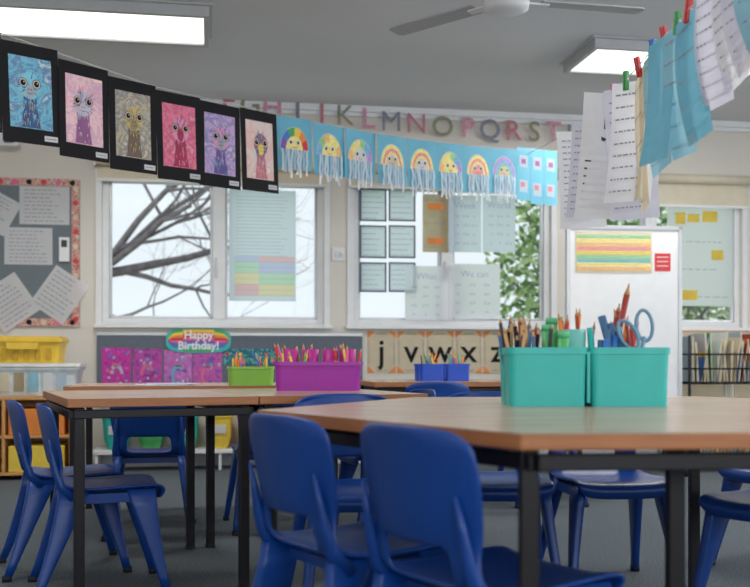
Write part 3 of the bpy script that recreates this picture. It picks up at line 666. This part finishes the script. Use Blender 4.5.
# right book rack
w=MB(); WIRE=mat('black_wire',(26,26,30),.4,.05,metal=.5)
RW,RD=.95,.4
for z0 in (.12,.62):
    for z in (0,.1,.2):
        w.tube([(0,0,z0+z),(RW,0,z0+z),(RW,RD,z0+z),(0,RD,z0+z),(0,0,z0+z)],.006 if z else .008,WIRE,6)
    for k in range(20): x=RW*k/19; w.tube([(x,0,z0+.2),(x,0,z0),(x,RD,z0),(x,RD,z0+.2)],.003,WIRE,5)
    x=.03
    while x<RW-.05:
        t=U(.008,.022); h_=U(.24,.36); c=random.choice([ORANGE,YEL,GRN,BLU,PAPER,PAPERC,SKY,KRAFT,PAPERB,SLB,BRK,WOODP])
        w.T=Matrix.Translation((x,0,z0+.01))@Matrix.Rotation(U(-.12,.2),4,'Y')
        w.box(0,t,.02,.24,0,h_,c); w.box(.002,t-.002,.016,.235,.004,h_-.004,PAPERC); w.T=Matrix.Identity(4); x+=t+.014
for x in (0,RW):
    for y in (0,RD): w.tube([(x,y,0),(x,y,.95)],.01,WIRE,8)
w.obj('wire_book_rack',(2.17,6.9,0),TH)
w=MB(); 
w.box(0,1.3,0,.3,.0,.9,WHITE)
for k in range(3): w.box(.02+.43*k,.42+.43*k,-.015,0,.04,.86,PAPERC); w.box(.36+.43*k,.38+.43*k,-.03,-.015,.5,.6,ALU)
w.box(-.01,1.31,-.02,.31,.9,.925,PINE)
M_=Matrix.Rotation(TH,4,'Z')@Matrix.Translation((2.3,-.34,0))
for i in range(len(w.v)): w.v[i]=tuple(M_@Vector(w.v[i]))
w.obj('low_cupboard',(0,WY,0),0)

# ---------------------------------------------------------------- outside
GR=mat('lawn',(120,142,90),.9,.2,2)
w=MB(); w.box(-25,25,8.9,50,-.25,-.2,GR); w.obj('lawn')
BARK=mat('bark',(126,118,122),.9,.25,12)
def branch(w,p,d,l,r,dep,rd):
    pts=[p]; rs=[r]; q=p.copy()
    for k in range(5):
        d=(d+Vector((rd.uniform(-.28,.28),rd.uniform(-.2,.2),rd.uniform(-.22,.26)))).normalized(); q=q+d*l/5; pts.append(q.copy()); rs.append(r*(1-.11*(k+1)))
    w.tube(pts,rs,BARK,7 if dep>2 else 5,False)
    if dep>0:
        for k in range(3 if dep>1 else 5):
            i=rd.randint(2,5); a=Vector((rd.uniform(-1,1),rd.uniform(-.5,.5),rd.uniform(-.5,.8)))
            branch(w,pts[i],(d*.8+a).normalized(),l*rd.uniform(.55,.8),rs[i]*.6,dep-1,rd)
rd=random.Random(5); w=MB()
w.tube([(-3.9,11.6,-.2),(-3.8,11.5,.8),(-3.65,11.5,1.6)],[.24,.19,.15],BARK,12,False)
for dd,l,r in (((.9,-.1,.2),1.9,.075),((.7,.1,.6),1.9,.055),((-.2,0,1),1.8,.06),((.9,.1,-.05),1.7,.045),((-.7,.2,.5),1.6,.05),((.85,-.1,.45),2.2,.055),((1,.1,.1),2.4,.05)):
    branch(w,Vector((-3.65,11.5,1.45+.25*rd.random())),Vector(dd).normalized(),l,r,4,rd)
w.obj('bare_tree')
LF=[mat('leaf_dark',(112,144,100),.7,.2,trans=.45),mat('leaf_mid',(168,198,136),.7,.2,trans=.45),mat('leaf_light',(220,236,188),.7,.2,trans=.45)]
def shrub(name,cx,cy,rx,ry,h,n,seed):
    rd=random.Random(seed); w=MB(); w.tube([(cx,cy,-.2),(cx+.1,cy,h*.4),(cx,cy,h*.8)],[.1,.08,.04],BARK,8,False)
    for k in range(7): w.tube([(cx,cy,h*.35),(cx+rd.uniform(-rx,rx)*.7,cy+rd.uniform(-ry,ry)*.7,h*rd.uniform(.5,.95))],[.04,.012],BARK,5,False)
    for k in range(n):
        while True:
            a,b,c=[rd.uniform(-1,1) for _ in range(3)]
            if a*a+b*b+c*c<1: break
        p=Vector((cx+a*rx,cy+b*ry,h*.55+c*h*.5)); s=rd.uniform(.04,.09)
        e=Vector((rd.uniform(-1,1),rd.uniform(-1,1),rd.uniform(-1,1))).normalized()*s; f=e.cross(Vector((rd.random(),rd.random(),rd.random()))).normalized()*s*.5
        w.add([p-e,p+f,p+e,p-f],[(0,1,2,3)],LF[rd.randint(0,2)])
    w.obj(name)
shrub('leafy_tree',2.3,12.0,1.0,.9,3.0,2600,3)
shrub('leafy_tree',3.9,12.6,1.2,.9,3.0,2800,4)

# ---------------------------------------------------------------- world and camera
W=bpy.data.worlds.new('world'); scene.world=W; W.use_nodes=True
nt=W.node_tree; bg=nt.nodes['Background']; tc=nt.nodes.new('ShaderNodeTexCoord'); sp=nt.nodes.new('ShaderNodeSeparateXYZ'); rp=nt.nodes.new('ShaderNodeValToRGB')
rp.color_ramp.elements[0].color=(.78,.85,.90,1); rp.color_ramp.elements[1].color=(.90,.97,1.0,1); rp.color_ramp.elements[1].position=.6
nt.links.new(tc.outputs['Generated'],sp.inputs[0]); nt.links.new(sp.outputs['Z'],rp.inputs[0]); nt.links.new(rp.outputs[0],bg.inputs[0]); bg.inputs[1].default_value=1.1
cam=bpy.data.cameras.new('camera'); co=bpy.data.objects.new('camera',cam); bpy.context.collection.objects.link(co)
co.location=(0,0,CAMH); co.rotation_euler=(math.radians(90),0,0); cam.sensor_width=36; cam.lens=48; cam.shift_y=66.5/750; cam.clip_start=.05
cam.dof.use_dof=True; cam.dof.focus_distance=3.8; cam.dof.aperture_fstop=3.2
scene.camera=co
